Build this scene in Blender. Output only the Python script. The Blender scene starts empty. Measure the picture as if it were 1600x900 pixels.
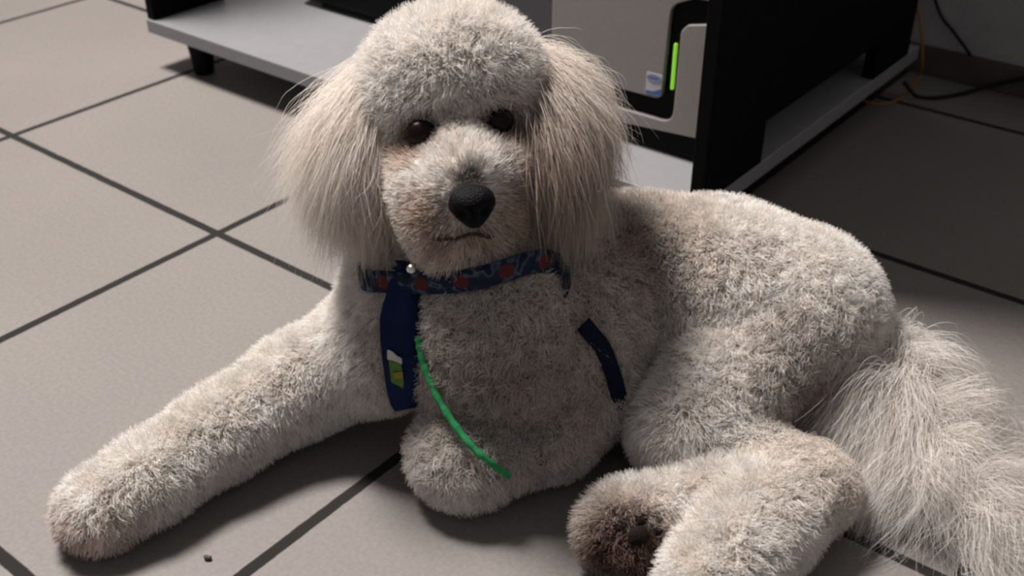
import bpy, math, random
import numpy as np
from mathutils import Vector, Matrix
from mathutils.bvhtree import BVHTree
from mathutils.kdtree import KDTree

SC = bpy.context.scene
C = SC.collection
rng = np.random.default_rng(7)
random.seed(7)

# ------------------------------------------------------------------ camera
F_PX = 1744.818
FW = np.array([-0.52112304, 0.66281908, -0.53768172])
RT = np.array([0.7854618, 0.61890787, 0.00167703])
UP = np.array([-0.33388702, 0.42145452, 0.84314622])
CO = np.array([1.2937105, -1.0243132, 0.5965910])
cam = bpy.data.cameras.new('camera')
cam.sensor_width = 36.0
cam.lens = F_PX / 1600 * 36
cam.clip_start = 0.02
cam.dof.use_dof = True
cam.dof.focus_distance = 0.80
cam.dof.aperture_fstop = 9.0
camo = bpy.data.objects.new('camera', cam)
C.objects.link(camo)
camo.matrix_world = Matrix(((RT[0], UP[0], -FW[0], CO[0]), (RT[1], UP[1], -FW[1], CO[1]),
                            (RT[2], UP[2], -FW[2], CO[2]), (0, 0, 0, 1)))
SC.camera = camo
SC.view_settings.view_transform = 'Standard'
SC.view_settings.look = 'None'
SC.view_settings.gamma = 1
SC.view_settings.use_curve_mapping = False
SC.view_settings.exposure = 0.0
SC.cycles.filter_width = 2.6
SC.cycles.use_denoising = True
SC.cycles.max_bounces = 16
SC.cycles.diffuse_bounces = 12
SC.cycles.transmission_bounces = 12
SC.cycles_curves.shape = 'RIBBONS'

# ------------------------------------------------------------------ world and lamps
w = bpy.data.worlds.new('world')
SC.world = w
w.use_nodes = True
# dim ambient light, with fill added from the camera's side to brighten shaded fur
wn, wl = w.node_tree.nodes, w.node_tree.links
wn['Background'].inputs[0].default_value = (0.93, 0.91, 0.95, 1)
wtc = wn.new('ShaderNodeTexCoord')
wdot = wn.new('ShaderNodeVectorMath')
wdot.operation = 'DOT_PRODUCT'
wdot.inputs[1].default_value = (0.35, -0.90, 0.25)
wl.new(wtc.outputs['Generated'], wdot.inputs[0])
wmr = wn.new('ShaderNodeMapRange')
wmr.inputs['From Min'].default_value = -0.2
wmr.inputs['From Max'].default_value = 1.0
wmr.inputs['To Min'].default_value = 0.07
wmr.inputs['To Max'].default_value = 0.22
wl.new(wdot.outputs['Value'], wmr.inputs['Value'])
wl.new(wmr.outputs[0], wn['Background'].inputs[1])


def area(name, loc, target, size, power, col):
    l = bpy.data.lights.new(name, 'AREA')
    l.shape = 'DISK'
    l.size = size
    l.energy = power
    l.color = col
    o = bpy.data.objects.new(name, l)
    C.objects.link(o)
    o.location = loc
    d = Vector(target) - Vector(loc)
    o.rotation_euler = d.to_track_quat('-Z', 'Y').to_euler()
    return o


area('room_light', (-0.30, -0.38, 2.35), (0.7, -0.5, 0.0), 0.6, 126.0, (1.0, 0.925, 0.87))


# ------------------------------------------------------------------ helpers
def ray(px, py):
    return FW * F_PX + RT * (px - 800) - UP * (py - 450)


def G(px, py, z):
    v = ray(px, py)
    return CO + v * ((z - CO[2]) / v[2])


def D(px, py, dist):
    return CO + ray(px, py) / F_PX * dist


def onY(px, py, y):
    v = ray(px, py)
    return CO + v * ((y - CO[1]) / v[1])


def mat(name, col, rough=0.6, spec=0.3, metal=0.0, noise=0.0, nscale=30.0, bump=0.0, bscale=200.0, emit=None):
    m = bpy.data.materials.new(name)
    m.use_nodes = True
    nt = m.node_tree
    b = nt.nodes['Principled BSDF']
    b.inputs['Base Color'].default_value = (*col, 1)
    b.inputs['Roughness'].default_value = rough
    b.inputs['Specular IOR Level'].default_value = spec
    b.inputs['Metallic'].default_value = metal
    tc = nt.nodes.new('ShaderNodeTexCoord')
    if noise:
        n = nt.nodes.new('ShaderNodeTexNoise')
        n.inputs['Scale'].default_value = nscale
        n.inputs['Detail'].default_value = 4
        r = nt.nodes.new('ShaderNodeValToRGB')
        r.color_ramp.elements[0].position = 0.3
        r.color_ramp.elements[1].position = 0.7
        r.color_ramp.elements[0].color = (*[c * (1 - noise) for c in col], 1)
        r.color_ramp.elements[1].color = (*[min(1, c * (1 + noise)) for c in col], 1)
        nt.links.new(tc.outputs['Object'], n.inputs['Vector'])
        nt.links.new(n.outputs['Fac'], r.inputs['Fac'])
        nt.links.new(r.outputs['Color'], b.inputs['Base Color'])
    if bump:
        n2 = nt.nodes.new('ShaderNodeTexNoise')
        n2.inputs['Scale'].default_value = bscale
        bp = nt.nodes.new('ShaderNodeBump')
        bp.inputs['Strength'].default_value = bump
        bp.inputs['Distance'].default_value = 0.002
        nt.links.new(tc.outputs['Object'], n2.inputs['Vector'])
        nt.links.new(n2.outputs['Fac'], bp.inputs['Height'])
        nt.links.new(bp.outputs['Normal'], b.inputs['Normal'])
    if emit:
        b.inputs['Emission Color'].default_value = (*emit[0], 1)
        b.inputs['Emission Strength'].default_value = emit[1]
    return m


def link_mesh(name, verts, faces, m, parent=None, smooth=False):
    me = bpy.data.meshes.new(name)
    me.from_pydata([tuple(map(float, v)) for v in verts], [], [tuple(map(int, f)) for f in faces])
    me.update()
    me.materials.append(m)
    if smooth:
        me.polygons.foreach_set('use_smooth', [True] * len(me.polygons))
    o = bpy.data.objects.new(name, me)
    C.objects.link(o)
    if parent:
        o.parent = parent
        o.matrix_parent_inverse = parent.matrix_world.inverted()
    return o


import bmesh


class MB:
    """collects shapes for one mesh object"""

    def __init__(self):
        self.bm = bmesh.new()

    def box(self, lo, hi, bev=0.0, seg=2):
        bm = bmesh.new()
        bmesh.ops.create_cube(bm, size=1)
        lo, hi = Vector(lo), Vector(hi)
        for v in bm.verts:
            v.co = Vector(((v.co.x + .5) * (hi.x - lo.x) + lo.x, (v.co.y + .5) * (hi.y - lo.y) + lo.y, (v.co.z + .5) * (hi.z - lo.z) + lo.z))
        if bev:
            bmesh.ops.bevel(bm, geom=bm.edges[:], offset=bev, segments=seg, profile=0.5, affect='EDGES')
        return self.add(bm)

    def prism(self, poly, axis, a, b, bev=0.0):
        """poly: 2-D points in the two other axes; extruded from a to b along axis"""
        bm = bmesh.new()

        def p3(u, v, t):
            return ((t, u, v), (u, t, v), (u, v, t))[axis]
        va = [bm.verts.new(p3(u, v, a)) for u, v in poly]
        vb = [bm.verts.new(p3(u, v, b)) for u, v in poly]
        n = len(poly)
        bm.faces.new(va)
        bm.faces.new(vb[::-1])
        for i in range(n):
            bm.faces.new((va[i], vb[i], vb[(i + 1) % n], va[(i + 1) % n]))
        bmesh.ops.recalc_face_normals(bm, faces=bm.faces[:])
        if bev:
            bmesh.ops.bevel(bm, geom=bm.edges[:], offset=bev, segments=2, profile=0.5, affect='EDGES')
        return self.add(bm)

    def ball(self, c, r, seg=24, rings=14, rot=None):
        bm = bmesh.new()
        bmesh.ops.create_uvsphere(bm, u_segments=seg, v_segments=rings, radius=1)
        r = r if hasattr(r, '__len__') else (r, r, r)
        M = Matrix.Translation(Vector(c)) @ (rot.to_4x4() if rot else Matrix.Identity(4)) @ Matrix.Diagonal((*r, 1))
        bmesh.ops.transform(bm, matrix=M, verts=bm.verts)
        return self.add(bm)

    def frustum(self, c, r0, r1, h, seg=24, bev=0.0):
        bm = bmesh.new()
        bmesh.ops.create_cone(bm, cap_ends=True, segments=seg, radius1=r0, radius2=r1, depth=h)
        bmesh.ops.translate(bm, vec=Vector(c) + Vector((0, 0, h / 2)), verts=bm.verts)
        return self.add(bm)

    def tube(self, pts, r, seg=10):
        pts = [Vector(p) for p in pts]
        rr = r if hasattr(r, '__len__') else [r] * len(pts)
        bm = bmesh.new()
        rings = []
        nrm = None
        for i, p in enumerate(pts):
            t = (pts[min(i + 1, len(pts) - 1)] - pts[max(i - 1, 0)]).normalized()
            if nrm is None:
                nrm = t.orthogonal().normalized()
            nrm = (nrm - t * nrm.dot(t)).normalized()
            bi = t.cross(nrm)
            rings.append([bm.verts.new(p + (nrm * math.cos(a) + bi * math.sin(a)) * rr[i]) for a in [2 * math.pi * k / seg for k in range(seg)]])
        for i in range(len(rings) - 1):
            for k in range(seg):
                bm.faces.new((rings[i][k], rings[i][(k + 1) % seg], rings[i + 1][(k + 1) % seg], rings[i + 1][k]))
        bm.faces.new(rings[0][::-1])
        bm.faces.new(rings[-1])
        return self.add(bm)

    def add(self, bm):
        me = bpy.data.meshes.new('tmp')
        bm.to_mesh(me)
        bm.free()
        self.bm.from_mesh(me)
        bpy.data.meshes.remove(me)
        return self

    def build(self, name, m, parent=None, smooth=False):
        me = bpy.data.meshes.new(name)
        self.bm.to_mesh(me)
        self.bm.free()
        me.materials.append(m)
        if smooth:
            me.polygons.foreach_set('use_smooth', [True] * len(me.polygons))
        o = bpy.data.objects.new(name, me)
        C.objects.link(o)
        if parent:
            o.parent = parent
            o.matrix_parent_inverse = parent.matrix_world.inverted()
        return o


def tag(o, label=None, cat=None, group=None, kind=None):
    if label:
        o['label'] = label
    if cat:
        o['category'] = cat
    if group:
        o['group'] = group
    if kind:
        o['kind'] = kind
    return o


def thing(name, label, cat, loc):
    o = bpy.data.objects.new(name, None)
    o.empty_display_size = 0.05
    o.location = loc
    C.objects.link(o)
    o.matrix_world = Matrix.Translation(Vector(loc))
    return tag(o, label, cat)


def smoothpath(pts, n=8):
    """Catmull-Rom through the points"""
    P = [np.array(p, float) for p in pts]
    P = [2 * P[0] - P[1]] + P + [2 * P[-1] - P[-2]]
    out = []
    for i in range(1, len(P) - 2):
        for k in range(n):
            t = k / n
            a, b, c, d = P[i - 1], P[i], P[i + 1], P[i + 2]
            out.append(0.5 * ((2 * b) + (-a + c) * t + (2 * a - 5 * b + 4 * c - d) * t * t + (-a + 3 * b - 3 * c + d) * t ** 3))
    out.append(P[-2])
    return out


# ------------------------------------------------------------------ materials
T = 0.40       # floor tile pitch


def tile_material():
    m = bpy.data.materials.new('floor_tiles')
    m.use_nodes = True
    nt = m.node_tree
    N, L = nt.nodes, nt.links
    b = N['Principled BSDF']
    tc = N.new('ShaderNodeTexCoord')
    sp = N.new('ShaderNodeSeparateXYZ')
    L.new(tc.outputs['Object'], sp.inputs[0])

    def mth(op, a, bb=None, clamp=False):
        n = N.new('ShaderNodeMath')
        n.operation = op
        n.use_clamp = clamp
        for i, x in enumerate((a, bb)):
            if x is None:
                continue
            if isinstance(x, (int, float)):
                n.inputs[i].default_value = x
            else:
                L.new(x, n.inputs[i])
        return n.outputs[0]
    masks = []
    for ax in (0, 1):
        s = mth('DIVIDE', sp.outputs[ax], T)
        fr = mth('FRACT', mth('ADD', s, 0.5))
        dist = mth('MULTIPLY', mth('ABSOLUTE', mth('SUBTRACT', fr, 0.5)), T)   # metres from the joint's middle
        masks.append(dist)
    dmin = mth('MINIMUM', masks[0], masks[1])
    nz = N.new('ShaderNodeTexNoise')
    nz.inputs['Scale'].default_value = 90
    L.new(tc.outputs['Object'], nz.inputs['Vector'])
    dj = mth('ADD', dmin, mth('MULTIPLY', mth('SUBTRACT', nz.outputs['Fac'], 0.5), 0.0014))
    mk = N.new('ShaderNodeMapRange')
    mk.inputs['From Min'].default_value = 0.0043
    mk.inputs['From Max'].default_value = 0.0054
    L.new(dj, mk.inputs['Value'])
    n1 = N.new('ShaderNodeTexNoise')
    n1.inputs['Scale'].default_value = 3.0
    n1.inputs['Detail'].default_value = 5
    L.new(tc.outputs['Object'], n1.inputs['Vector'])
    r1 = N.new('ShaderNodeValToRGB')
    r1.color_ramp.elements[0].position = 0.3
    r1.color_ramp.elements[1].position = 0.72
    r1.color_ramp.elements[0].color = (0.195, 0.180, 0.171, 1)
    r1.color_ramp.elements[1].color = (0.222, 0.206, 0.196, 1)
    L.new(n1.outputs['Fac'], r1.inputs['Fac'])
    n2 = N.new('ShaderNodeTexNoise')
    n2.inputs['Scale'].default_value = 260
    n2.inputs['Detail'].default_value = 3
    L.new(tc.outputs['Object'], n2.inputs['Vector'])
    r2 = N.new('ShaderNodeValToRGB')
    r2.color_ramp.elements[0].position = 0.35
    r2.color_ramp.elements[1].position = 0.65
    r2.color_ramp.elements[0].color = (0.86, 0.86, 0.86, 1)
    r2.color_ramp.elements[1].color = (1, 1, 1, 1)
    L.new(n2.outputs['Fac'], r2.inputs['Fac'])
    mx = N.new('ShaderNodeMix')
    mx.data_type = 'RGBA'
    mx.blend_type = 'MULTIPLY'
    mx.inputs[0].default_value = 1
    L.new(r1.outputs['Color'], mx.inputs[6])
    L.new(r2.outputs['Color'], mx.inputs[7])
    mg = N.new('ShaderNodeMix')
    mg.data_type = 'RGBA'
    mg.inputs[6].default_value = (0.013, 0.012, 0.0115, 1)
    L.new(mk.outputs[0], mg.inputs[0])
    L.new(mx.outputs[2], mg.inputs[7])
    L.new(mg.outputs[2], b.inputs['Base Color'])
    rr = N.new('ShaderNodeMapRange')
    rr.inputs['To Min'].default_value = 0.9
    rr.inputs['To Max'].default_value = 0.6
    L.new(mk.outputs[0], rr.inputs['Value'])
    L.new(rr.outputs[0], b.inputs['Roughness'])
    b.inputs['Specular IOR Level'].default_value = 0.35
    bp = N.new('ShaderNodeBump')
    bp.inputs['Strength'].default_value = 0.6
    bp.inputs['Distance'].default_value = 0.0015
    L.new(mk.outputs[0], bp.inputs['Height'])
    L.new(bp.outputs['Normal'], b.inputs['Normal'])
    return m


M = {}
M['tiles'] = tile_material()
M['wall'] = mat('wall_plaster', (0.40, 0.385, 0.38), 0.9, 0.1, noise=0.12, nscale=14, bump=0.5, bscale=120)
M['skirting'] = mat('skirting_tile', (0.085, 0.07, 0.062), 0.5, 0.3, noise=0.1, nscale=20)
M['white_board'] = mat('white_laminate', (0.235, 0.237, 0.252), 0.38, 0.4, noise=0.03, nscale=60)
M['black_panel'] = mat('black_laminate', (0.003, 0.003, 0.0033), 0.65, 0.06, noise=0.3, nscale=80)
M['black_plastic'] = mat('black_plastic', (0.003, 0.003, 0.0035), 0.6, 0.08)
M['silver'] = mat('silver_plastic', (0.24, 0.226, 0.22), 0.5, 0.25, noise=0.03, nscale=200)
M['dark_steel'] = mat('dark_steel', (0.06, 0.06, 0.065), 0.5, 0.3)
M['green_led'] = mat('green_lamp', (0.2, 0.5, 0.05), 0.4, 0.2, emit=((0.28, 0.72, 0.05), 0.55))
M['sticker'] = mat('sticker_silver', (0.45, 0.45, 0.47), 0.4, 0.3)
M['sticker_blue'] = mat('sticker_blue', (0.05, 0.12, 0.35), 0.4, 0.3)

# ------------------------------------------------------------------ setting
o = link_mesh('floor', [(-3, -3, 0), (3.5, -3, 0), (3.5, 0.53, 0), (-3, 0.53, 0)], [(0, 1, 2, 3)], M['tiles'])
tag(o, kind='structure')
o = MB().box((-3, 0.527, 0), (3.5, 0.65, 2.5)).build('wall_back', M['wall'])
tag(o, kind='structure')
o = MB().box((-3, 0.517, 0), (3.5, 0.527, 0.040), 0.002).build('baseboard_back', M['skirting'])
tag(o, kind='structure')

# ------------------------------------------------------------------ desk
ZB, ZT = 0.0525, 0.0715
X0, X1, Y0, Y1 = -0.052, 0.839, -0.145, 0.43
desk = thing('computer_desk', 'black desk with white bottom board on black feet behind the dog', 'desk', (0.38, 0.14, 0))
MB().box((X0, Y0, ZB), (X1, Y1, ZT), 0.0012).build('bottom_board', M['white_board'], desk)
for x in (0.002, X1 - 0.075):
    for y in (-0.112, Y1 - 0.04):
        MB().frustum((x + 0.017, y, 0), 0.0135, 0.0195, ZB, 20).build('foot', M['black_plastic'], desk)
for xa in (X0, X1 - 0.0155):
    # side frame: front post, rear post and upper panel, with a low opening between the posts
    poly = [(Y0 + 0.003, ZT), (-0.018, ZT), (-0.018, 0.119), (0.275, 0.119), (0.275, ZT), (0.388, ZT), (0.388, 0.72), (Y0 + 0.003, 0.72)]
    MB().prism(poly, 0, xa, xa + 0.0155, 0.0012).build('side_panel', M['black_panel'], desk)
MB().box((X0 + 0.0155, 0.365, 0.25), (X1 - 0.0155, 0.381, 0.72), 0.001).build('back_panel', M['black_panel'], desk)
MB().box((X0 - 0.02, 0.02, 0.72), (X1 + 0.02, Y1, 0.742), 0.002).build('desktop', M['black_panel'], desk)

# ------------------------------------------------------------------ computer tower
PX0, PX1, PY0, PY1, PZ0, PZ1 = 0.596, 0.794, -0.068, 0.335, ZT, 0.44
pc = thing('computer_tower', 'silver computer tower with black trim and a lit green power light', 'computer', (0.69, 0.13, ZT))
MB().box((PX0, PY0 + 0.022, PZ0 + 0.006), (PX1, PY1, PZ1), 0.002).build('case', M['dark_steel'], pc)
for x in (PX0 + 0.02, PX1 - 0.02):
    for y in (PY0 + 0.05, PY1 - 0.04):
        MB().frustum((x, y, PZ0), 0.011, 0.011, 0.0062, 16).build('rubber_foot', M['black_plastic'], pc)
MB().box((PX0, PY0 + 0.004, PZ0 + 0.003), (PX1, PY0 + 0.024, PZ1), 0.003).build('front_bezel', M['black_plastic'], pc)


def roundpoly(pts, rad, n=6):
    """rounds the corners of a 2-D polygon; rad per corner"""
    out = []
    k = len(pts)
    for i in range(k):
        p, a, b = np.array(pts[i]), np.array(pts[i - 1]), np.array(pts[(i + 1) % k])
        r = rad[i]
        if r <= 0:
            out.append(tuple(p))
            continue
        da, db = (a - p) / np.linalg.norm(a - p), (b - p) / np.linalg.norm(b - p)
        for j in range(n + 1):
            t = j / n
            out.append(tuple((1 - t) ** 2 * (p + da * r) + 2 * t * (1 - t) * p + t * t * (p + db * r)))
    return out


yf = PY0
up_panel = roundpoly([(PX0 + .001, 0.145), (0.690, 0.133), (0.7405, 0.134), (0.744, 0.236), (0.770, 0.2475), (PX1, 0.2485), (PX1, PZ1 - .003), (PX0 + .001, PZ1 - .003)],
                     [0, 0.004, 0.009, 0.010, 0.0, 0, 0, 0])
MB().prism(up_panel, 1, yf - 0.001, yf + 0.008, 0.0012).build('upper_cover', M['silver'], pc)
low = roundpoly([(PX0 + .001, 0.117), (0.690, 0.111), (0.7562, 0.1115), (0.7572, 0.212), (0.764, 0.2195), (PX1 - .001, 0.2265), (PX1 - .001, 0.103), (0.69, 0.0945), (PX0 + .001, 0.099)],
                [0, 0.003, 0.015, 0.004, 0.0, 0, 0.004, 0.003, 0])
MB().prism(low, 1, yf - 0.001, yf + 0.008, 0.0012).build('lower_cover', M['silver'], pc)
MB().box((0.7492, yf + 0.0005, 0.147), (0.7526, yf + 0.005, 0.197), 0.0012).build('power_light', M['green_led'], pc)
stk = MB().prism(roundpoly([(0.7215, 0.1375), (0.7405, 0.1375), (0.7405, 0.1610), (0.7215, 0.1610)], [0.001] * 4), 1, yf - 0.0016, yf - 0.0011).build('sticker', M['sticker'], pc)
b_ = MB()
b_.tube([(0.7310 + 0.0080 * math.cos(a), yf - 0.0018, 0.1555 + 0.0036 * math.sin(a)) for a in np.linspace(0.4, 0.4 + 2 * math.pi * .97, 40)], 0.00045, 6)
b_.prism([(0.7220, 0.1380), (0.7400, 0.1380), (0.7400, 0.1462), (0.7370, 0.1442), (0.7310, 0.1412), (0.7220, 0.1405)], 1, yf - 0.0019, yf - 0.0016)
b_.build('sticker_print', M['sticker_blue'], stk)


def text_mesh(name, s, size, m, parent, matrix):
    cu = bpy.data.curves.new(name, 'FONT')
    cu.body = s
    cu.size = size
    cu.align_x = 'CENTER'
    cu.align_y = 'CENTER'
    cu.extrude = 0.0001
    t = bpy.data.objects.new(name, cu)
    C.objects.link(t)
    dg = bpy.context.evaluated_depsgraph_get()
    me = bpy.data.meshes.new_from_object(t.evaluated_get(dg))
    bpy.data.objects.remove(t)
    me.name = name
    me.materials.clear()
    me.materials.append(m)
    me.transform(matrix)
    o = bpy.data.objects.new(name, me)
    C.objects.link(o)
    o.parent = parent
    o.matrix_parent_inverse = parent.matrix_world.inverted()
    return o


text_mesh('sticker_lettering', 'intel', 0.0056, M['sticker_blue'], stk,
          Matrix.Translation((0.7310, yf - 0.0018, 0.1555)) @ Matrix.Rotation(math.pi / 2, 4, 'X'))
for v in range(2):
    MB().box((PX0 + .02, yf - 0.0016, 0.37 + v * 0.03), (PX1 - .02, yf - 0.0008, 0.392 + v * 0.03), 0.0003).build('drive_door', M['dark_steel'], pc)

# ------------------------------------------------------------------ black appliance on the board
ap = thing('power_supply_unit', 'black plastic box on the white board, half hidden by the dog\'s head', 'electronics', (0.30, 0.15, ZT))
MB().box((0.064, 0.034, ZT + 0.006), (0.56, 0.30, ZT + 0.20), 0.014, 4).build('housing', M['black_plastic'], ap, True)
for x in (0.10, 0.53):
    for y in (0.07, 0.27):
        MB().frustum((x, y, ZT), 0.016, 0.020, 0.0085, 20).build('foot', M['black_plastic'], ap)
MB().box((0.10, 0.0325, ZT + 0.05), (0.53, 0.0345, ZT + 0.17), 0.001).build('front_plate', M['dark_steel'], ap)

# ------------------------------------------------------------------ cables by the wall
M['cable_black'] = mat('black_cable', (0.01, 0.01, 0.01), 0.6, 0.2)
M['cable_yellow'] = mat('yellow_cable', (0.30, 0.16, 0.03), 0.6, 0.2)
r = 0.0028
pts = [G(1412, 128, 0.02), G(1432, 150, r), G(1462, 153, r), G(1500, 147, r), onY(1545, 135, .505), onY(1600, 123, .509), onY(1680, 112, .509), onY(1800, 104, .509)]
o = MB().tube(smoothpath(pts), r).build('power_cable', M['cable_black'], smooth=True)
tag(o, 'thin black cable lying on the floor beside the wall', 'cable')
r = 0.0020
pts = [onY(1428, -60, 0.43), onY(1432, 0, 0.43), onY(1440, 50, 0.43), onY(1441, 95, 0.44), G(1437, 118, 0.012), G(1420, 143, r), G(1398, 158, r), G(1372, 163, r), G(1350, 158, r), G(1330, 148, r)]
o = MB().tube(smoothpath(pts), r).build('network_cable', M['cable_yellow'], smooth=True)
tag(o, 'yellow cable hanging behind the desk and curling on the floor', 'cable')
r = 0.0022
pts = [onY(1450, -40, 0.51), onY(1468, 20, 0.512), onY(1490, 50, 0.515), onY(1512, 80, 0.513), G(1530, 108, 0.004), G(1560, 128, r)]
o = MB().tube(smoothpath(pts), r).build('telephone_cable', M['cable_black'], smooth=True)
tag(o, 'dark cable hanging against the wall right of the desk', 'cable')

# crumb on the floor
p = G(323, 871, 0.0018)
o = MB().ball(p, (0.0028, 0.0019, 0.0018), 10, 8).ball(p + np.array([.002, .001, .0002]), (0.0016, 0.0018, 0.0014), 8, 6).build('crumb', M['dark_steel'], smooth=True)
tag(o, 'tiny dark crumb on the tile below the outstretched foreleg', 'crumb')

# ------------------------------------------------------------------ the dog: head frame
ca, sa = math.cos(math.radians(8)), math.sin(math.radians(8))
R1 = RT * ca + UP * sa
U1 = -RT * sa + UP * ca
ta = math.radians(20)
HF = -FW * math.cos(ta) - U1 * math.sin(ta)      # where the face points
HU = U1 * math.cos(ta) - FW * math.sin(ta)
HR = R1
HC = D(708, 172, 0.82)


def H(r_, u_, f_):
    return HC + HR * r_ + HU * u_ + HF * f_


# primitives of the skin surface: ('c', p0, r0, p1, r1) tapered limb, ('e', centre, radii, axes) ellipsoid
PR = []


def limb(pts):
    for a, b in zip(pts[:-1], pts[1:]):
        PR.append(('c', a[0], a[1], b[0], b[1]))


def ell(c, rad, axes=None):
    PR.append(('e', np.array(c), np.array(rad), np.eye(3) if axes is None else axes))


HAX = np.array([HR, HU, HF])
# torso
limb([(G(780, 530, .100), .066), (G(880, 480, .100), .066), (G(985, 448, .095), .068), (G(1120, 458, .097), .068), (G(1240, 492, .089), .065)])
# neck
limb([(G(775, 480, .135), .050), (H(0.002, -0.022, -0.025), .040)])
limb([(H(-0.004, -0.03, -0.03), .042), (D(650, 455, .875), .047), (G(600, 540, .085), .042)])
# chest point
ell(G(760, 560, .085), (.052, .050, .056))
# head
ell(H(0.002, -0.004, 0.000), (.057, .046, .046), HAX)
ell(H(0.002, 0.024, 0.000), (.056, .042, .046), HAX)
limb([(H(0.0, -0.020, 0.028), .032), (H(0.003, -0.034, 0.064), .025)])
ell(H(0.026, -0.040, 0.042), (.024, .026, .026), HAX)
ell(H(-0.024, -0.040, 0.042), (.026, .027, .026), HAX)
ell(H(0.003, -0.066, 0.044), (.034, .025, .026), HAX)
ell(D(716, 322, .790), (.040, .037, .034), HAX)
ell(D(728, 368, .795), (.035, .027, .028), HAX)
# outstretched foreleg
limb([(G(650, 520, .095), .042), (G(585, 545, .070), .040), (G(470, 600, .047), .032), (G(345, 675, .036), .0265), (G(230, 750, .031), .0235), (G(170, 788, .027), .021)])
ell(G(158, 796, .023), (.023, .025, .019))
# folded foreleg
limb([(G(880, 500, .105), .050), (G(915, 590, .060), .040), (G(860, 665, .040), .030), (G(750, 708, .036), .0275)])
ell(G(722, 712, .035), (.034, .032, .031))
# thigh, shank, near hind foot with the pads towards the camera
limb([(G(1215, 525, .078), .058), (G(1120, 610, .058), .045), (G(1075, 665, .047), .036)])
limb([(G(1075, 670, .047), .036), (G(1180, 728, .034), .024), (G(1272, 765, .030), .020)])
limb([(G(1268, 765, .031), .021), (G(1130, 780, .033), .022), (G(1010, 815, .031), .023)])
ell(G(978, 828, .030), (.028, .028, .025))
# second hind foot, lying in front of it and running out of the bottom of the frame
limb([(G(1240, 775, .033), .025), (G(1190, 812, .035), .031), (G(1140, 868, .033), .029), (G(1105, 915, .030), .026)])
# tail core
limb([(G(1365, 545, .060), .018), (G(1390, 600, .045), .014), (G(1430, 675, .030), .011), (G(1485, 765, .022), .009), (G(1545, 860, .018), .006)])


def sdf_eval(P, k=0.012):
    """smooth union of all the primitives at the points P (n,3)"""
    d = np.full(len(P), 1.0)
    for pr_ in PR:
        if pr_[0] == 'c':
            _, a, ra, b, rb = pr_
            ab = b - a
            t = np.clip(((P - a) @ ab) / (ab @ ab), 0, 1)
            q = np.linalg.norm(P - a - t[:, None] * ab, axis=1) - (ra + (rb - ra) * t)
        else:
            _, c, rad, ax = pr_
            L_ = (P - c) @ ax.T
            k0 = np.linalg.norm(L_ / rad, axis=1)
            k1 = np.linalg.norm(L_ / (rad * rad), axis=1) + 1e-9
            q = k0 * (k0 - 1) / k1
        h = np.clip(0.5 + 0.5 * (d - q) / k, 0, 1)
        d = d * (1 - h) + q * h - k * h * (1 - h)
    return d


def surface_nets(lo, hi, s):
    n = np.ceil((hi - lo) / s).astype(int) + 1
    ax = [lo[i] + np.arange(n[i]) * s for i in range(3)]
    X, Y, Z = np.meshgrid(*ax, indexing='ij')
    P = np.stack([X.ravel(), Y.ravel(), Z.ravel()], 1)
    V = np.empty(len(P))
    for i in range(0, len(P), 400000):
        V[i:i + 400000] = sdf_eval(P[i:i + 400000])
    V = np.maximum(V, -(P[:, 2] - 0.003) * 1.0)      # flattened where it rests on the floor
    V = V.reshape(n)
    ins = V < 0
    corners = [(i, j, k) for i in (0, 1) for j in (0, 1) for k in (0, 1)]
    m = n - 1
    sl = lambda c: tuple(slice(c[i], c[i] + m[i]) for i in range(3))
    cnt = sum(ins[sl(c)].astype(int) for c in corners)
    act = (cnt > 0) & (cnt < 8)
    acc = np.zeros((*m, 3))
    num = np.zeros(m)
    for a in corners:
        for d in range(3):
            if a[d] == 0:
                b = list(a)
                b[d] = 1
                va, vb = V[sl(a)], V[sl(b)]
                x = (va < 0) != (vb < 0)
                t = np.where(x, va / np.where(x, va - vb, 1), 0)
                for e in range(3):
                    acc[..., e] += np.where(x, a[e] + (t if e == d else 0), 0)
                num += x
    idx = -np.ones(m, int)
    ids = np.argwhere(act)
    idx[act] = np.arange(len(ids))
    verts = lo + s * (ids + acc[act] / num[act][:, None])
    faces = []
    for d in range(3):
        u, v = (d + 1) % 3, (d + 2) % 3
        a = [slice(None)] * 3
        a[d] = slice(0, -1)
        b = [slice(None)] * 3
        b[d] = slice(1, None)
        x = ins[tuple(a)] != ins[tuple(b)]
        pts = np.argwhere(x)
        pts = pts[(pts[:, u] > 0) & (pts[:, v] > 0) & (pts[:, u] < n[u] - 1) & (pts[:, v] < n[v] - 1)]
        eu, ev = np.eye(3, dtype=int)[u], np.eye(3, dtype=int)[v]
        q = np.stack([idx[tuple((pts - eu - ev).T)], idx[tuple((pts - ev).T)], idx[tuple(pts.T)], idx[tuple((pts - eu).T)]], 1)
        flip = ~ins[tuple(pts.T)]
        q[flip] = q[flip][:, ::-1]
        faces.append(q)
    return verts, np.concatenate(faces)


lo = np.array([9., 9., 0.0])
hi = np.array([-9., -9., 0.0])
for pr_ in PR:
    for c, r_ in ([(pr_[1], pr_[2]), (pr_[3], pr_[4])] if pr_[0] == 'c' else [(pr_[1], max(pr_[2]))]):
        lo[:2] = np.minimum(lo[:2], c[:2] - r_ - .01)
        hi = np.maximum(hi, c + r_ + .01)
lo[2] = -0.006
BV, BF = surface_nets(lo, hi, 0.0042)

M['skin'] = mat('dog_skin', (0.72, 0.65, 0.59), 0.9, 0.05)
dog = thing('dog', 'white curly poodle lying on the tiled floor, facing the camera', 'dog', (0.93, -0.42, 0))
body = link_mesh('body', BV, BF, M['skin'], dog, True)
bvh = BVHTree.FromPolygons([Vector(v) for v in BV], BF.tolist())


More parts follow.
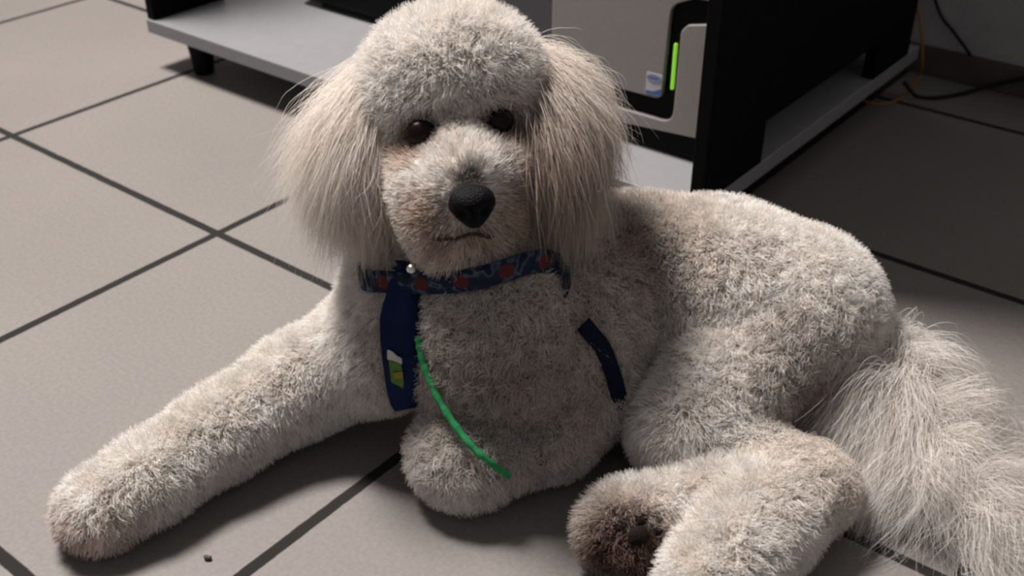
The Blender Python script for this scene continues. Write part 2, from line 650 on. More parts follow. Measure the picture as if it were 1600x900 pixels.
def hit(px, py, off=0.0):
    """point of the dog's skin seen at that pixel, lifted towards the viewer by off"""
    v = Vector(ray(px, py)).normalized()
    h = bvh.ray_cast(Vector(CO), v)
    if h[0] is None:                       # just past the outline: the nearest skin to the sight line
        best = None
        for k in range(60):
            q = Vector(CO) + v * (0.7 + 0.006 * k)
            nn = bvh.find_nearest(q)
            if best is None or nn[3] < best[0]:
                best = (nn[3], q, nn[1])
        return np.array(best[1] - v * off), np.array(best[2])
    return np.array(h[0] - v * off), np.array(h[1])


# ------------------------------------------------------------------ eyes, nose, mouth, pads
M['eye'] = mat('eye_dark', (0.008, 0.004, 0.003), 0.3, 0.2)
M['nose'] = mat('nose_black', (0.003, 0.003, 0.005), 0.45, 0.10, bump=0.6, bscale=900)
M['lip'] = mat('lip_brown', (0.07, 0.035, 0.028), 0.7, 0.2)
M['pad'] = mat('paw_pad', (0.014, 0.009, 0.009), 0.8, 0.1, bump=0.5, bscale=700)
rotH = Matrix(((HR[0], HU[0], HF[0]), (HR[1], HU[1], HF[1]), (HR[2], HU[2], HF[2])))
eyes = []
for px, py in ((657, 207), (779, 190)):
    p, n_ = hit(px, py, 0.0045)
    eyes.append(p)
    e = MB().ball(p, (0.0110, 0.0095, 0.0085), rot=rotH).build('eye', M['eye'], dog, True)
ntip, _ = hit(738, 317, 0.002)
nm = MB()
nc = ntip + HF * 0.010
bm = bmesh.new()
bmesh.ops.create_uvsphere(bm, u_segments=40, v_segments=28, radius=1)
for v in bm.verts:
    x, y, z = v.co
    wx = 0.0165 * (1.0 + 0.22 * y)                       # wider on top
    if y < 0:
        wx *= 1 - 0.25 * abs(y)
    X_, Y_, Z_ = x * wx * .94, y * 0.0148, z * 0.0125
    for s_ in (-1, 1):                                  # nostrils
        dd = math.hypot((X_ - s_ * 0.0075) / 0.0038, (Y_ + 0.002) / 0.0034)
        if z > 0:
            Z_ -= 0.0055 * math.exp(-dd * dd)
    Z_ -= 0.0022 * math.exp(-(X_ / 0.0011) ** 2) * (1 if z > 0 and y < 0.2 else 0)   # philtrum groove
    v.co = Vector(nc + HR * X_ + HU * Y_ + HF * Z_)
nm.add(bm)
nm.build('nose', M['nose'], dog, True)
# mouth line under the muzzle
mp = [hit(x, y, 0.0055)[0] for x, y in ((674, 373), (688, 375), (712, 373), (738, 366), (758, 370), (770, 371))]
MB().tube(smoothpath(mp, 6), 0.0014, 8).build('mouth', M['lip'], dog, True)

padc = []
for px, py, r_ in ((998, 838, .0080), (945, 856, .0052), (967, 822, .0050), (1002, 812, .0046), (1028, 830, .0040), (958, 882, .0056)):
    p, n_ = hit(px, py, 0.003)
    if p is None:
        p = D(px, py, 0.775)
        n_ = -FW
    padc.append(p)
    q = Vector(n_).to_track_quat('Z', 'Y').to_matrix()
    MB().ball(p, (r_, r_ * 0.85, r_ * 0.55), 18, 12, q).build('paw_pad', M['pad'], dog, True)
padc = np.array(padc)

# ------------------------------------------------------------------ ears and tail carry long hair; ear leather is part of the hair mesh roots
def catm(pts):
    return np.array(smoothpath(pts, 6))


def unit(a):
    return a / (np.linalg.norm(a, axis=-1, keepdims=True) + 1e-12)


def hair_material(name, rough=0.75):
    m = bpy.data.materials.new(name)
    m.use_nodes = True
    nt = m.node_tree
    N, L = nt.nodes, nt.links
    N.remove(N['Principled BSDF'])
    at = N.new('ShaderNodeAttribute')
    at.attribute_name = 'hair_color'
    df = N.new('ShaderNodeBsdfDiffuse')
    tl = N.new('ShaderNodeBsdfTranslucent')
    gl = N.new('ShaderNodeBsdfGlossy')
    gl.inputs['Roughness'].default_value = 0.5
    gl.inputs['Color'].default_value = (0.9, 0.9, 0.9, 1)
    L.new(at.outputs['Color'], df.inputs['Color'])
    L.new(at.outputs['Color'], tl.inputs['Color'])
    m1 = N.new('ShaderNodeMixShader')
    m1.inputs[0].default_value = 0.35
    L.new(df.outputs[0], m1.inputs[1])
    L.new(tl.outputs[0], m1.inputs[2])
    m2 = N.new('ShaderNodeMixShader')
    m2.inputs[0].default_value = 0.06
    L.new(m1.outputs[0], m2.inputs[1])
    L.new(gl.outputs[0], m2.inputs[2])
    L.new(m2.outputs[0], N['Material Output'].inputs['Surface'])
    return m


M['hair'] = hair_material('dog_hair')


def hair_object(name, pos, rad, col, parent):
    """pos (n,k,3), rad (n,k), col (n,3)"""
    n, k = pos.shape[:2]
    hc = bpy.data.hair_curves.new(name)
    hc.add_curves([k] * n)
    hc.attributes['position'].data.foreach_set('vector', pos.astype(np.float32).ravel()) if 'position' in hc.attributes else hc.points.foreach_set('position', pos.astype(np.float32).ravel())
    if 'radius' not in hc.attributes:
        hc.attributes.new('radius', 'FLOAT', 'POINT')
    hc.attributes['radius'].data.foreach_set('value', rad.astype(np.float32).ravel())
    a = hc.attributes.new('hair_color', 'FLOAT_COLOR', 'CURVE')
    a.data.foreach_set('color', np.concatenate([col, np.ones((n, 1))], 1).astype(np.float32).ravel())
    hc.materials.append(M['hair'])
    o = bpy.data.objects.new(name, hc)
    C.objects.link(o)
    o.parent = parent
    o.matrix_parent_inverse = parent.matrix_world.inverted()
    return o


def near(P, c, r_):
    """soft mask 1 at c falling to 0 at distance r_"""
    return np.clip(1 - np.linalg.norm(P - np.array(c), axis=-1) / r_, 0, 1)


# triangles of the body
TA = np.concatenate([BF[:, [0, 1, 2]], BF[:, [0, 2, 3]]])
A_, B_, C_ = BV[TA[:, 0]], BV[TA[:, 1]], BV[TA[:, 2]]
TN = np.cross(B_ - A_, C_ - A_)
TAREA = np.linalg.norm(TN, axis=1) / 2
VN = np.zeros_like(BV)
for i in range(3):
    np.add.at(VN, TA[:, i], TN)
VN = unit(VN)


def sample(n, wgt=None):
    w_ = TAREA * (1 if wgt is None else wgt)
    t = rng.choice(len(TA), n, p=w_ / w_.sum())
    u, v = rng.random(n), rng.random(n)
    f = u + v > 1
    u[f], v[f] = 1 - u[f], 1 - v[f]
    w0 = 1 - u - v
    P = A_[t] * w0[:, None] + B_[t] * u[:, None] + C_[t] * v[:, None]
    Nn = unit(VN[TA[t, 0]] * w0[:, None] + VN[TA[t, 1]] * u[:, None] + VN[TA[t, 2]] * v[:, None])
    return P, Nn


def clumps(P, cp):
    kd = KDTree(len(cp))
    for i, c in enumerate(cp):
        kd.insert(c, i)
    kd.balance()
    return np.array([kd.find(p)[1] for p in P])


WHITE = np.array([0.90, 0.865, 0.83])
CREAM = np.array([0.76, 0.67, 0.58])
TAN = np.array([0.50, 0.36, 0.27])
RUST = np.array([0.26, 0.13, 0.09])
GREY = np.array([0.44, 0.38, 0.33])

# --- short coat
NH = 430000
P, Nn = sample(NH)
# drop the hair that would grow into the floor, over the eyes and on the nose
HL = (P - HC) @ HAX.T       # head coordinates
hm = np.clip((0.115 - np.linalg.norm(HL - np.array([0, -0.01, 0.02]), axis=1)) / 0.02, 0, 1)   # 1 on the head
keep = P[:, 2] > 0.006
for e in eyes:
    keep &= np.linalg.norm(P - e, axis=1) > 0.0125
keep &= np.linalg.norm(P - (nc - HF * 0.004), axis=1) > 0.0155
for c in padc:
    keep &= np.linalg.norm(P - c, axis=1) > 0.0042
P, Nn, HL, hm = P[keep], Nn[keep], HL[keep], hm[keep]
n = len(P)
topk = hm * np.clip((HL[:, 1] + 0.000) / 0.02, 0, 1) * np.clip((0.045 - HL[:, 2]) / 0.02, 0, 1)      # topknot
muz = hm * np.clip((HL[:, 2] - 0.035) / 0.02, 0, 1) * np.clip((0.0 - HL[:, 1]) / 0.012, 0, 1)
tl_axis = [G(1385, 610, .045), G(1430, 675, .030), G(1485, 765, .022), G(1545, 860, .018)]
tm = np.max([near(P, c, 0.07) for c in tl_axis], axis=0)
# length of the coat
Ln = np.full(n, 0.0145)
Ln = Ln + 0.004 * topk - 0.0045 * muz * (1 - topk)
nose_bridge = hm * near(P, H(0.0, -0.005, 0.05), 0.03)
Ln = Ln * (1 - 0.45 * np.clip(nose_bridge * 1.6, 0, 1))
for e in eyes:
    Ln *= 1 - 0.5 * np.clip(near(P, e, 0.022) * 1.5, 0, 1)
Ln *= 1 - 0.45 * np.clip(near(P, nc, 0.030) * 1.6, 0, 1)
for c in padc:
    Ln *= 1 - 0.35 * np.clip(near(P, c, 0.018) * 1.5, 0, 1)
Ln *= rng.uniform(0.72, 1.12, n)
# comb direction: down, and on the muzzle away from the nose
comb = np.tile([0, 0, -1.0], (n, 1))
comb = comb * (1 - 0.9 * topk[:, None])
mz = muz[:, None]
comb = comb * (1 - mz) + mz * unit(P - nc - HU * 0.004)
comb = comb - Nn * np.sum(comb * Nn, 1, keepdims=True)
NC = 26000
cp, _ = sample(NC)
cid = clumps(P, cp)
cdir = unit(rng.normal(size=(NC, 3)))
cph = rng.random(NC) * 2 * math.pi
cfr = rng.uniform(0.7, 1.5, NC)
camp = rng.uniform(0.5, 1.3, NC)
# how curly: hips and chest most
hipc = G(1260, 570, .09)
hockc = G(1270, 760, .04)
chestc = G(790, 560, .10)
curl = 0.55 + 0.9 * np.clip(near(P, hipc, 0.10) * 1.8, 0, 1) + 1.1 * np.clip(near(P, hockc, 0.06) * 1.8, 0, 1) + 0.9 * np.clip(near(P, chestc, 0.13) * 1.5, 0, 1) * (1 - hm)
curl = (curl + 0.25 * topk) * (1 - 0.6 * np.clip(muz, 0, 1))
K = 7
ts = np.linspace(0, 1, K)
d0 = unit(Nn * 1.0 + comb * 0.55 + (0.20 + 0.2 * np.clip(curl - 0.5, 0, 1))[:, None] * cdir[cid] + 0.26 * rng.normal(size=(n, 3)))
e1 = unit(np.cross(d0, cdir[cid] + 1e-3))
e2 = np.cross(d0, e1)
pos = np.zeros((n, K, 3))
toc = cp[cid] - P
toc -= Nn * np.sum(toc * Nn, 1, keepdims=True)
ca_ = 0.0022 * curl * camp[cid]
for k, t in enumerate(ts):
    ph = cph[cid] + t * cfr[cid] * 2 * math.pi * 1.15
    ph0 = cph[cid]
    hel = (np.cos(ph) - np.cos(ph0))[:, None] * e1 + (np.sin(ph) - np.sin(ph0))[:, None] * e2
    pos[:, k] = P - Nn * 0.001 + d0 * (Ln * t)[:, None] + hel * (ca_ * min(1, t * 1.6))[:, None] + toc * (0.35 * t ** 1.3) + comb * (Ln * 0.25 * t * t)[:, None]
pos[..., 2] = np.maximum(pos[..., 2], 0.0012)
rad = np.outer(np.full(n, 1.0), np.array([1, 1, .95, .9, .8, .6, .25])) * 0.00030
# colour of the coat with its stains and the painted shade below the hip
col = np.tile(WHITE, (n, 1))


def stain_or_shade(mask, c, amt=1.0):
    global col
    mk = np.clip(mask * amt, 0, 1)[:, None]
    col = col * (1 - mk) + np.array(c) * mk


stain_or_shade(near(P, chestc, 0.115) * (1 - hm) * 1.6, GREY, 0.75)
stain_or_shade(near(P, G(960, 400, .14), 0.095) * (1 - hm) * 1.8, GREY * 1.02, 0.62)
stain_or_shade(near(P, G(930, 620, .05), 0.06) * (1 - hm), GREY * 1.25, 0.6)
stain_or_shade(near(P, G(1250, 600, .06), 0.085) * 1.6, GREY, 0.6)
stain_or_shade(near(P, G(1250, 640, .045), 0.050) * 1.6, GREY * 0.45, 0.85)  # shade in the hollow under the hip, painted into the hair colour
stain_or_shade(near(P, hockc, 0.06), CREAM * 0.8, 0.6)
for e in eyes:
    stain_or_shade(near(P, e - HU * 0.003, 0.024) * 1.5, TAN, 0.75)
    stain_or_shade(near(P, e, 0.0185) * 2.6, RUST * 0.25, 1.0)
    s_ = -1 if e is eyes[0] else 1
    stain_or_shade(near(P, e + HR * s_ * 0.010 - HU * 0.012, 0.024), TAN, 0.9)
stain_or_shade(near(P, hit(822, 225)[0], 0.028) * 1.4, TAN * 0.9, 0.8)
stain_or_shade(near(P, hit(612, 235)[0], 0.020) * 1.2, CREAM * 0.8, 0.8)
stain_or_shade(near(P, H(0.0, 0.002, 0.046), 0.016), CREAM * .8, 0.8)
for px, py, r_, am in ((690, 371, .014, 1.3), (795, 360, .026, .98), (800, 318, .028, .95), (672, 340, .024, .8), (745, 372, .016, .8), (700, 400, .025, .4)):
    h_, _ = hit(px, py)
    stain_or_shade(near(P, h_, r_) * 1.3, TAN if am < 1 else RUST * 1.3, am)
stain_or_shade(near(P, nc + HU * 0.018 - HF * 0.006, 0.014), GREY * 0.35, 1.4)
stain_or_shade(muz * np.clip((-0.04 - HL[:, 1]) / 0.02, 0, 1), CREAM, 0.5)
stain_or_shade(near(P, G(118, 846, .006), 0.036) * 1.5, TAN * np.array([1.05, .95, .92]), 0.8)
stain_or_shade(near(P, G(200, 840, .012), 0.035), TAN * 1.1, 0.6)
stain_or_shade(near(P, G(975, 862, .028), 0.042) * 2.0, TAN * 0.85, 0.85)
stain_or_shade(near(P, G(984, 862, .030), 0.034) * 2.4, RUST * 0.5, 1.0)
stain_or_shade((P[:, 2] < 0.016) * 1.0, CREAM * 0.75, 0.6)
col = col * (1 + 0.10 * rng.normal(size=NC))[cid][:, None] * rng.uniform(0.92, 1.06, (n, 1))
col = np.clip(col, 0.01, 0.93)
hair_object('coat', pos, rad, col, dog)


# --- long hair in locks along guide curves
def locks(name, guides, nper, spread, wave, colf, parent, width=0.0003, fl=0.003):
    """guides: list of (K,3) curves; nper strands around each with spread that opens towards the tip"""
    allp, allc = [], []
    for gi, g in enumerate(guides):
        g = np.array(g)
        K_ = len(g)
        t = np.linspace(0, 1, K_)
        off = rng.normal(size=(nper, 1, 3)) * (spread[0] + (spread[1] - spread[0]) * t ** 0.8)[None, :, None]
        ph = rng.random((1, 1, 3)) * 6.28 + rng.normal(size=(nper, 1, 3)) * 0.6
        frq = rng.uniform(5, 9)
        wv = wave * np.sin(frq * t[None, :, None] + ph) * t[None, :, None]
        drift = np.cumsum(rng.normal(size=(nper, K_, 3)) * fl / K_ ** .5, axis=1) * t[None, :, None]
        q = g[None] + off + wv + drift
        # strands end at different lengths
        cut = rng.uniform(0.65, 1.0, nper)
        tt = cut[:, None] * t[None]
        idx = tt * (K_ - 1)
        i0 = np.clip(idx.astype(int), 0, K_ - 2)
        fr = (idx - i0)[..., None]
        ar = np.arange(nper)[:, None]
        q = q[ar, i0] * (1 - fr) + q[ar, i0 + 1] * fr
        allp.append(q)
        allc.append(np.tile(colf(g, gi), (nper, 1)) * rng.uniform(0.85, 1.12, (nper, 1)))
    pos = np.concatenate(allp)
    pos[..., 2] = np.maximum(pos[..., 2], 0.0012)
    K_ = pos.shape[1]
    rad = np.tile(np.interp(np.linspace(0, 1, K_), [0, .6, 1], [1, .85, .2]) * width, (len(pos), 1))
    return hair_object(name, pos, rad, np.clip(np.concatenate(allc), 0.01, 0.93), parent)


def guide(a, mid, b, jit, K_=14):
    pts = [np.array(a), *[np.array(m_) for m_ in mid], np.array(b)]
    pts = [pts[0] + rng.normal(size=3) * jit * 0.35] + [p_ + rng.normal(size=3) * jit for p_ in pts[1:]]
    c = np.array(smoothpath(pts, 8))
    i = np.linspace(0, len(c) - 1, K_)
    i0 = np.clip(i.astype(int), 0, len(c) - 2)
    return c[i0] * (1 - (i - i0))[:, None] + c[i0 + 1] * (i - i0)[:, None]


def ear(side):
    gs = []
    cs = []
    if side < 0:
        # (root, mid, tip) pixels and distances, from the front edge of the ear to its back
        rows = [((600, 205, .825), (588, 290, .82), (610, 385, .83)),
                ((590, 190, .82), (562, 280, .81), (568, 405, .825)),
                ((582, 170, .82), (535, 260, .805), (518, 398, .815)),
                ((576, 150, .825), (512, 240, .805), (478, 362, .815)),
                ((578, 130, .83), (512, 212, .815), (462, 310, .82)),
                ((588, 110, .84), (532, 172, .83), (468, 262, .835))]
    else:
        rows = [((835, 180, .82), (856, 270, .80), (868, 385, .815)),
                ((840, 160, .82), (880, 260, .795), (895, 395, .815)),
                ((842, 140, .82), (900, 235, .80), (920, 380, .82)),
                ((846, 120, .825), (918, 195, .81), (938, 320, .83)),
                ((842, 110, .84), (912, 155, .83), (948, 245, .84)),
                ((835, 95, .85), (888, 118, .85), (938, 180, .855))]
    rows = [[q if k == 0 else (q[0] - side * (9 + 3.0 * i), q[1], q[2]) for k, q in enumerate(row)] for i, row in enumerate(rows)]
    R_ = np.array([[D(*q) for q in row] for row in rows])
    for _ in range(280):
        s = rng.random() * (len(R_) - 1)
        i = min(int(s), len(R_) - 2)
        f = s - i
        row = R_[i] * (1 - f) + R_[i + 1] * f
        layer = rng.uniform(-0.014, 0.009) * -FW
        L_ = rng.uniform(0.45, 1.1)
        tip = row[1] + (row[2] - row[1]) * L_
        gs.append(guide(row[0] + layer * .4, [row[1] + layer], tip + layer, 0.006))
        c = WHITE * (1 - 0.28) + CREAM * 0.28
        if side < 0:
            q = np.clip(1 - s / 1.3, 0, 1)
            c = c * (1 - q * .85) + TAN * 1.15 * q * .85
        else:
            q = np.clip(1.1 - s / 4.5, 0, 1)
            c = c * (1 - q * .9) + (TAN * 0.68) * q * .9
        cs.append(c)
    return gs, cs


for side in (-1, 1):
    gs, cs = ear(side)
    o = locks('ear_hair', gs, 150, (0.0055, 0.012), 0.002, lambda g, gi: cs[gi], dog, 0.00016)
    tag(o, 'pale cream long ear hair' if side < 0 else 'brownish cream long ear hair')

# --- tail plume
gs, cs = [], []
T0, T1, T2, T3 = [np.array(q) for q in (G(1375, 600, .050), G(1425, 670, .035), G(1480, 765, .025), G(1545, 865, .020))]
axis = catm([G(1368, 548, .060), T0, T1, T2, T3])
for _ in range(560):
    i = rng.integers(0, len(axis))
    s = i / len(axis)
    a = axis[i]
    along = unit(axis[min(i + 1, len(axis) - 1)] - axis[max(i - 1, 0)])
    sd = unit(np.cross(along, [0, 0, 1]))
    ang = rng.uniform(-1, 1 - 1.15 * s)
    if s < 0.5 and rng.random() < 0.5:
        ang = rng.uniform(0.5, 1.15 - 0.6 * s)
    out = sd * ang * (0.092 - 0.01 * s) + along * rng.uniform(-0.01, 0.08)
    lift = rng.uniform(0.0, 0.028)
    mid = a + out * 0.45 + np.array([0, 0, lift])
    tip = a + out * 1.05 + np.array([0, 0, -a[2] + 0.004 + rng.uniform(0, .02)])
    gs.append(guide(a, [mid], tip, 0.009))
    cs.append(WHITE * rng.uniform(.80, 1.0))
locks('tail_hair', gs, 150, (0.004, 0.011), 0.006, lambda g, gi: cs[gi], dog, 0.00018, 0.006)

# ------------------------------------------------------------------ harness, necktie, green cord
def ribbon(path, widthv, nrm, thick, arc=0.15):
    """band along path: widthv and nrm are per-point vectors; closed cross section with thickness"""
    V_, F_ = [], []
    m_ = 5
    for p_, w_, n_ in zip(path, widthv, nrm):
        for j in range(m_):
            t = j / (m_ - 1) - .5
            V_.append(p_ + w_ * t + n_ * (thick / 2 - arc * np.linalg.norm(w_) * (2 * t) ** 2 * .5))
        for j in range(m_ - 1, -1, -1):
            t = j / (m_ - 1) - .5
            V_.append(p_ + w_ * t - n_ * (thick / 2 + arc * np.linalg.norm(w_) * (2 * t) ** 2 * .5))
    k = 2 * m_
    for i in range(len(path) - 1):
        for j in range(k):
            F_.append((i * k + j, i * k + (j + 1) % k, (i + 1) * k + (j + 1) % k, (i + 1) * k + j))
    F_.append(tuple(range(k))[::-1])
    F_.append(tuple((len(path) - 1) * k + j for j in range(k)))
    return V_, F_


def band_material():
    """navy webbing woven with red and pale motifs, driven by the along/across coordinates in a UV map"""
    m = bpy.data.materials.new('patterned_webbing')
    m.use_nodes = True
    nt = m.node_tree
    N, L = nt.nodes, nt.links
    b = N['Principled BSDF']
    b.inputs['Roughness'].default_value = 0.85
    b.inputs['Specular IOR Level'].default_value = 0.15
    uv = N.new('ShaderNodeUVMap')
    uv.uv_map = 'uv'
    mp_ = N.new('ShaderNodeMapping')
    L.new(uv.outputs[0], mp_.inputs[0])
    mp_.inputs['Scale'].default_value = (1, 0.02, 1)
    n1 = N.new('ShaderNodeTexNoise')
    n1.inputs['Scale'].default_value = 85
    n1.inputs['Detail'].default_value = 1
    L.new(mp_.outputs[0], n1.inputs['Vector'])
    rp = N.new('ShaderNodeValToRGB')
    rp.color_ramp.interpolation = 'LINEAR'
    e = rp.color_ramp.elements
    e[0].position = 0.0
    e[0].color = (0.008, 0.012, 0.028, 1)
    e[1].position = 0.52
    e[1].color = (0.012, 0.020, 0.042, 1)
    for ps, c in ((0.58, (0.05, 0.075, 0.11, 1)), (0.61, (0.08, 0.11, 0.14, 1)), (0.66, (0.010, 0.016, 0.04, 1))):
        x = e.new(ps)
        x.color = c
    L.new(n1.outputs['Fac'], rp.inputs['Fac'])
    sp = N.new('ShaderNodeSeparateXYZ')
    L.new(uv.outputs[0], sp.inputs[0])

    def mth(op, a, bb=None):
        n_ = N.new('ShaderNodeMath')
        n_.operation = op
        for i, x in enumerate((a, bb)):
            if x is None:
                continue
            if isinstance(x, (int, float)):
                n_.inputs[i].default_value = x
            else:
                L.new(x, n_.inputs[i])
        return n_.outputs[0]
    fr = mth('ABSOLUTE', mth('SUBTRACT', mth('FRACT', mth('DIVIDE', mth('ADD', sp.outputs[0], 0.018), 0.034)), 0.5))
    ac = mth('ABSOLUTE', mth('SUBTRACT', sp.outputs[1], 0.5))
    fr2, ac2 = mth('MULTIPLY', fr, 3.0), mth('MULTIPLY', ac, 1.7)
    red = mth('LESS_THAN', mth('ADD', mth('MULTIPLY', fr2, fr2), mth('MULTIPLY', ac2, ac2)), 0.30)
    mx = N.new('ShaderNodeMix')
    mx.data_type = 'RGBA'
    mx.inputs[7].default_value = (0.085, 0.022, 0.02, 1)
    L.new(red, mx.inputs[0])
    L.new(rp.outputs['Color'], mx.inputs[6])
    L.new(mx.outputs[2], b.inputs['Base Color'])
    return m


M['band'] = band_material()
M['navy'] = mat('navy_fabric', (0.006, 0.013, 0.058), 0.75, 0.15, noise=0.25, nscale=60, bump=0.3, bscale=1500)
M['navy_dark'] = mat('dark_navy_webbing', (0.006, 0.009, 0.022), 0.85, 0.1, bump=0.4, bscale=1200)
M['metal'] = mat('silver_metal', (0.75, 0.75, 0.74), 0.3, 0.5, 1.0)

harness = thing('dog_harness', 'dark blue patterned harness with red motifs worn around the dog\'s neck and chest', 'harness', tuple(G(740, 450, .15)))
front_px = [(560, 428), (566, 438), (600, 441), (645, 443), (700, 442), (750, 435), (795, 422), (835, 410), (868, 410), (884, 425), (888, 447)]
dist_c = []
NA = G(760, 500, .13)
fr3 = []
for px, py in front_px:
    h_, n_ = hit(px, py, 0.020)
    fr3.append(h_ if h_ is not None else None)
for i, q in enumerate(fr3):
    if q is None:
        j = min((k for k in range(len(fr3)) if fr3[k] is not None), key=lambda k: abs(k - i))
        dd = float((fr3[j] - CO) @ FW)
        fr3[i] = D(front_px[i][0], front_px[i][1], dd + 0.012 * abs(j - i))
dds = np.array([float((q - CO) @ FW) for q in fr3])
for _ in range(2):
    dds[1:-1] = np.minimum(dds[1:-1], 0.25 * dds[:-2] + .5 * dds[1:-1] + .25 * dds[2:])
fr3 = [D(px, py, d_) for (px, py), d_ in zip(front_px, dds)]
back3 = [D(880, 400, dds[-1] + .05), D(800, 350, dds[-1] + .085), D(680, 350, dds[0] + .075), D(585, 390, dds[0] + .035)]
loop = smoothpath(fr3 + back3 + [fr3[0]], 8)
cen = np.mean(loop, axis=0)
nr = [unit(p_ - cen - np.array([0, 0, (p_ - cen)[2]]) * 0.6) for p_ in loop]
wv = []
for i, p_ in enumerate(loop):
    t_ = unit(loop[min(i + 1, len(loop) - 1)] - loop[max(i - 1, 0)])
    w_ = unit(np.cross(t_, nr[i]))
    w_ = w_ if w_[2] > 0 else -w_
    wv.append(w_ * 0.0165)
V_, F_ = ribbon(loop, wv, nr, 0.0022)
col_band = link_mesh('neck_band', V_, F_, M['band'], harness, True)
ul = col_band.data.uv_layers.new(name='uv')
dl = np.concatenate([[0], np.cumsum([np.linalg.norm(loop[i + 1] - loop[i]) for i in range(len(loop) - 1)])])
uvs = []
for lp in col_band.data.loops:
    i, j = divmod(lp.vertex_index, 10)
    uvs += [dl[i], (j / 4 if j < 5 else (9 - j) / 4)]
ul.data.foreach_set('uv', uvs)

sp_ = []
for px, py in ((912, 506), (925, 522), (943, 545), (957, 580), (967, 615), (977, 645), (988, 672)):
    h_, n_ = hit(px, py, 0.018)
    if h_ is not None:
        sp_.append((h_, n_))
path = smoothpath([a for a, _ in sp_], 5)
nr = [np.array(a) for a in smoothpath([b for _, b in sp_], 5)]
nr = [unit(-FW * .6 + unit(a)) for a in nr]
wv = []
for i, p_ in enumerate(path):
    t_ = unit(path[min(i + 1, len(path) - 1)] - path[max(i - 1, 0)])
    wv.append(unit(np.cross(t_, nr[i])) * 0.0125)
V_, F_ = ribbon(path, wv, nr, 0.0022)
link_mesh('chest_strap', V_, F_, M['navy_dark'], harness, True)
q, _ = hit(643, 420, 0.028)
q = D(643, 420, dds[3] - 0.016)
MB().ball(q, 0.0036).build('stud', M['metal'], harness, True)

# necktie hanging from the neck band
tie = thing('necktie', 'small dark blue dog necktie hanging from the harness with a green and white patch', 'necktie', tuple(D(628, 450, .79)))
dt = dds[2] - 0.004
rows = [(418, 620, 660), (432, 612, 668), (448, 606, 664), (462, 603, 661), (475, 598, 664), (500, 593, 664), (530, 594, 662), (560, 597, 658), (590, 601, 656), (615, 605, 656), (632, 611, 656), (641, 617, 654)]
tv, tf = [], []
ncol = 9
tys = np.array([418, 440, 465, 490, 515, 540, 565, 590, 615, 640])
tds = np.array([min(float((hit(x, y, 0.017)[0] - CO) @ FW) for x in (600, 615, 630, 645, 660)) for y in tys])
tds[0] = tds[1] = min(dt, tds[1])
for _ in range(2):
    tds[1:-1] = np.minimum(tds[1:-1], 0.25 * tds[:-2] + .5 * tds[1:-1] + .25 * tds[2:])


def tie_d(y):
    return float(np.interp(y, tys, tds))


for side in (0, 1):
    for (y, xa, xb) in rows:
        for j in range(ncol):
            t = j / (ncol - 1)
            x = xa + (xb - xa) * t
            fold = 0.0018 * math.sin(t * 9 + y * .01) * math.exp(-max(0, y - 450) / 60) + 0.0008 * math.sin(t * 5 + y * .03)
            bulge = 0.004 * math.sin(math.pi * t) * (1 + 0.8 * math.exp(-((y - 440) / 18) ** 2))
            yy = y + (8 * (1 - t) if y > 625 else 0) * 0.3 + (-5 * t if y > 620 else 0)
            tv.append(D(x, yy, tie_d(y) - bulge + fold + side * (0.0018 if 0 < j < ncol - 1 else 0.0009)))
nr_ = len(rows)
for side in (0, 1):
    base = side * nr_ * ncol
    for i in range(nr_ - 1):
        for j in range(ncol - 1):
            f = (base + i * ncol + j, base + i * ncol + j + 1, base + (i + 1) * ncol + j + 1, base + (i + 1) * ncol + j)
            tf.append(f if side else f[::-1])
o2 = nr_ * ncol
for i in range(nr_ - 1):
    for j in (0, ncol - 1):
        tf.append((i * ncol + j, (i + 1) * ncol + j, o2 + (i + 1) * ncol + j, o2 + i * ncol + j))
for i in (0, nr_ - 1):
    for j in range(ncol - 1):
        tf.append((i * ncol + j, i * ncol + j + 1, o2 + i * ncol + j + 1, o2 + i * ncol + j))
ob = link_mesh('tie_blade', tv, tf, M['navy'], tie, True)
md = ob.modifiers.new('sub', 'SUBSURF')
md.levels = md.render_levels = 2
# knot with pointed folds at the top
kb = MB()
kc = D(642, 420, tds[0] - 0.006)
for a in range(9):
    an = a / 9 * 2 * math.pi + .3
    dr = RT * math.cos(an) + UP * math.sin(an) * 0.55
    L_ = 0.012 + 0.006 * math.sin(a * 2.3)
    kb.tube([kc - FW * -0.004, kc + dr * L_ * .5 - FW * .002, kc + dr * L_], [0.0042, 0.0034, 0.0004], 8)
kb.build('bow_knot', M['navy_dark'], tie, True)

# embroidered patch, plain shapes
M['p_white'] = mat('patch_white', (0.50, 0.50, 0.46), 0.8, 0.1)
M['p_green'] = mat('patch_green', (0.10, 0.20, 0.05), 0.8, 0.1)
M['p_yellow'] = mat('patch_yellow', (0.24, 0.22, 0.04), 0.8, 0.1)


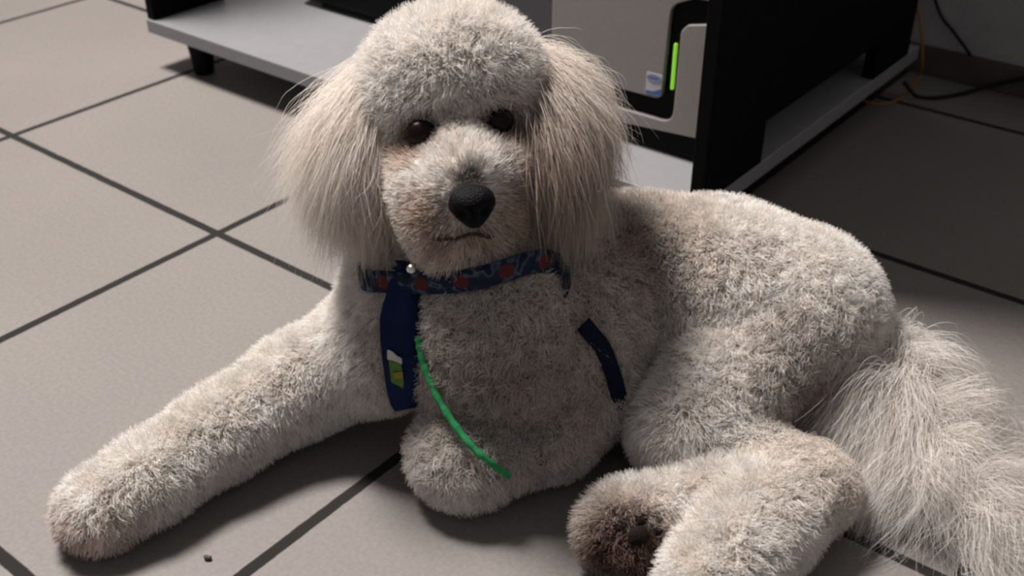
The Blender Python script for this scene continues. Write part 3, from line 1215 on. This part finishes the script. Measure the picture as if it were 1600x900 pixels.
def patch(poly, m, name, lift):
    c2 = np.mean(poly, axis=0)
    V_ = []

    def dd_at(x, y):
        r0 = np.interp(y, [r_[0] for r_ in rows], [r_[1] for r_ in rows])
        r1 = np.interp(y, [r_[0] for r_ in rows], [r_[2] for r_ in rows])
        t = (x - r0) / (r1 - r0)
        return tie_d(y) - 0.004 * math.sin(math.pi * np.clip(t, 0, 1))
    pts = roundpoly(poly, [2.2] * len(poly), 4)
    for off in (lift, lift - 0.001):
        for x, y in pts:
            V_.append(D(x, y, dd_at(x, y) - 0.0012 - off))
    k = len(pts)
    F_ = [tuple(range(k)), tuple(range(k, 2 * k))[::-1]] + [(i, (i + 1) % k, k + (i + 1) % k, k + i) for i in range(k)]
    return link_mesh(name, V_, F_, m, tie)


patch([(607, 562), (627, 570), (631, 598), (630, 607), (611, 597)], M['p_green'], 'patch_base', 0.0004)
patch([(605, 546), (613, 549), (620, 556), (628, 560), (628, 570), (620, 566), (612, 563), (605, 562)], M['p_white'], 'patch_top', 0.0008)
patch([(613, 583), (629, 580), (630, 592), (616, 592)], M['p_yellow'], 'patch_stripe', 0.0009)

# green cord from behind the necktie down over the folded foreleg
M['green_cord'] = mat('green_cord', (0.045, 0.36, 0.13), 0.8, 0.1, noise=0.2, nscale=200, bump=0.8, bscale=1500)
cpx = [(653, 528), (656, 545), (662, 570), (673, 598), (690, 632), (712, 666), (738, 698), (765, 722), (795, 744)]
cd = []
for px, py in cpx:
    h_, _ = hit(px, py, 0.022 if py < 640 else 0.018)
    cd.append(float((h_ - CO) @ FW) if h_ is not None else None)
cd = [c if c is not None else cd[i - 1] for i, c in enumerate(cd)]
for _ in range(3):
    for i in range(1, len(cd) - 1):
        cd[i] = min(cd[i], (cd[i - 1] + cd[i + 1]) / 2)
pts = smoothpath([D(px, py, d_) for (px, py), d_ in zip(cpx, cd)], 10)
rr = [0.0026 + 0.0003 * math.sin(i * .9) + 0.0002 * math.sin(i * 2.9) for i in range(len(pts))]
o = MB().tube(pts, rr, 10).build('green_cord', M['green_cord'], smooth=True)
tag(o, 'bright green cord hanging from the necktie over the folded foreleg', 'cord')
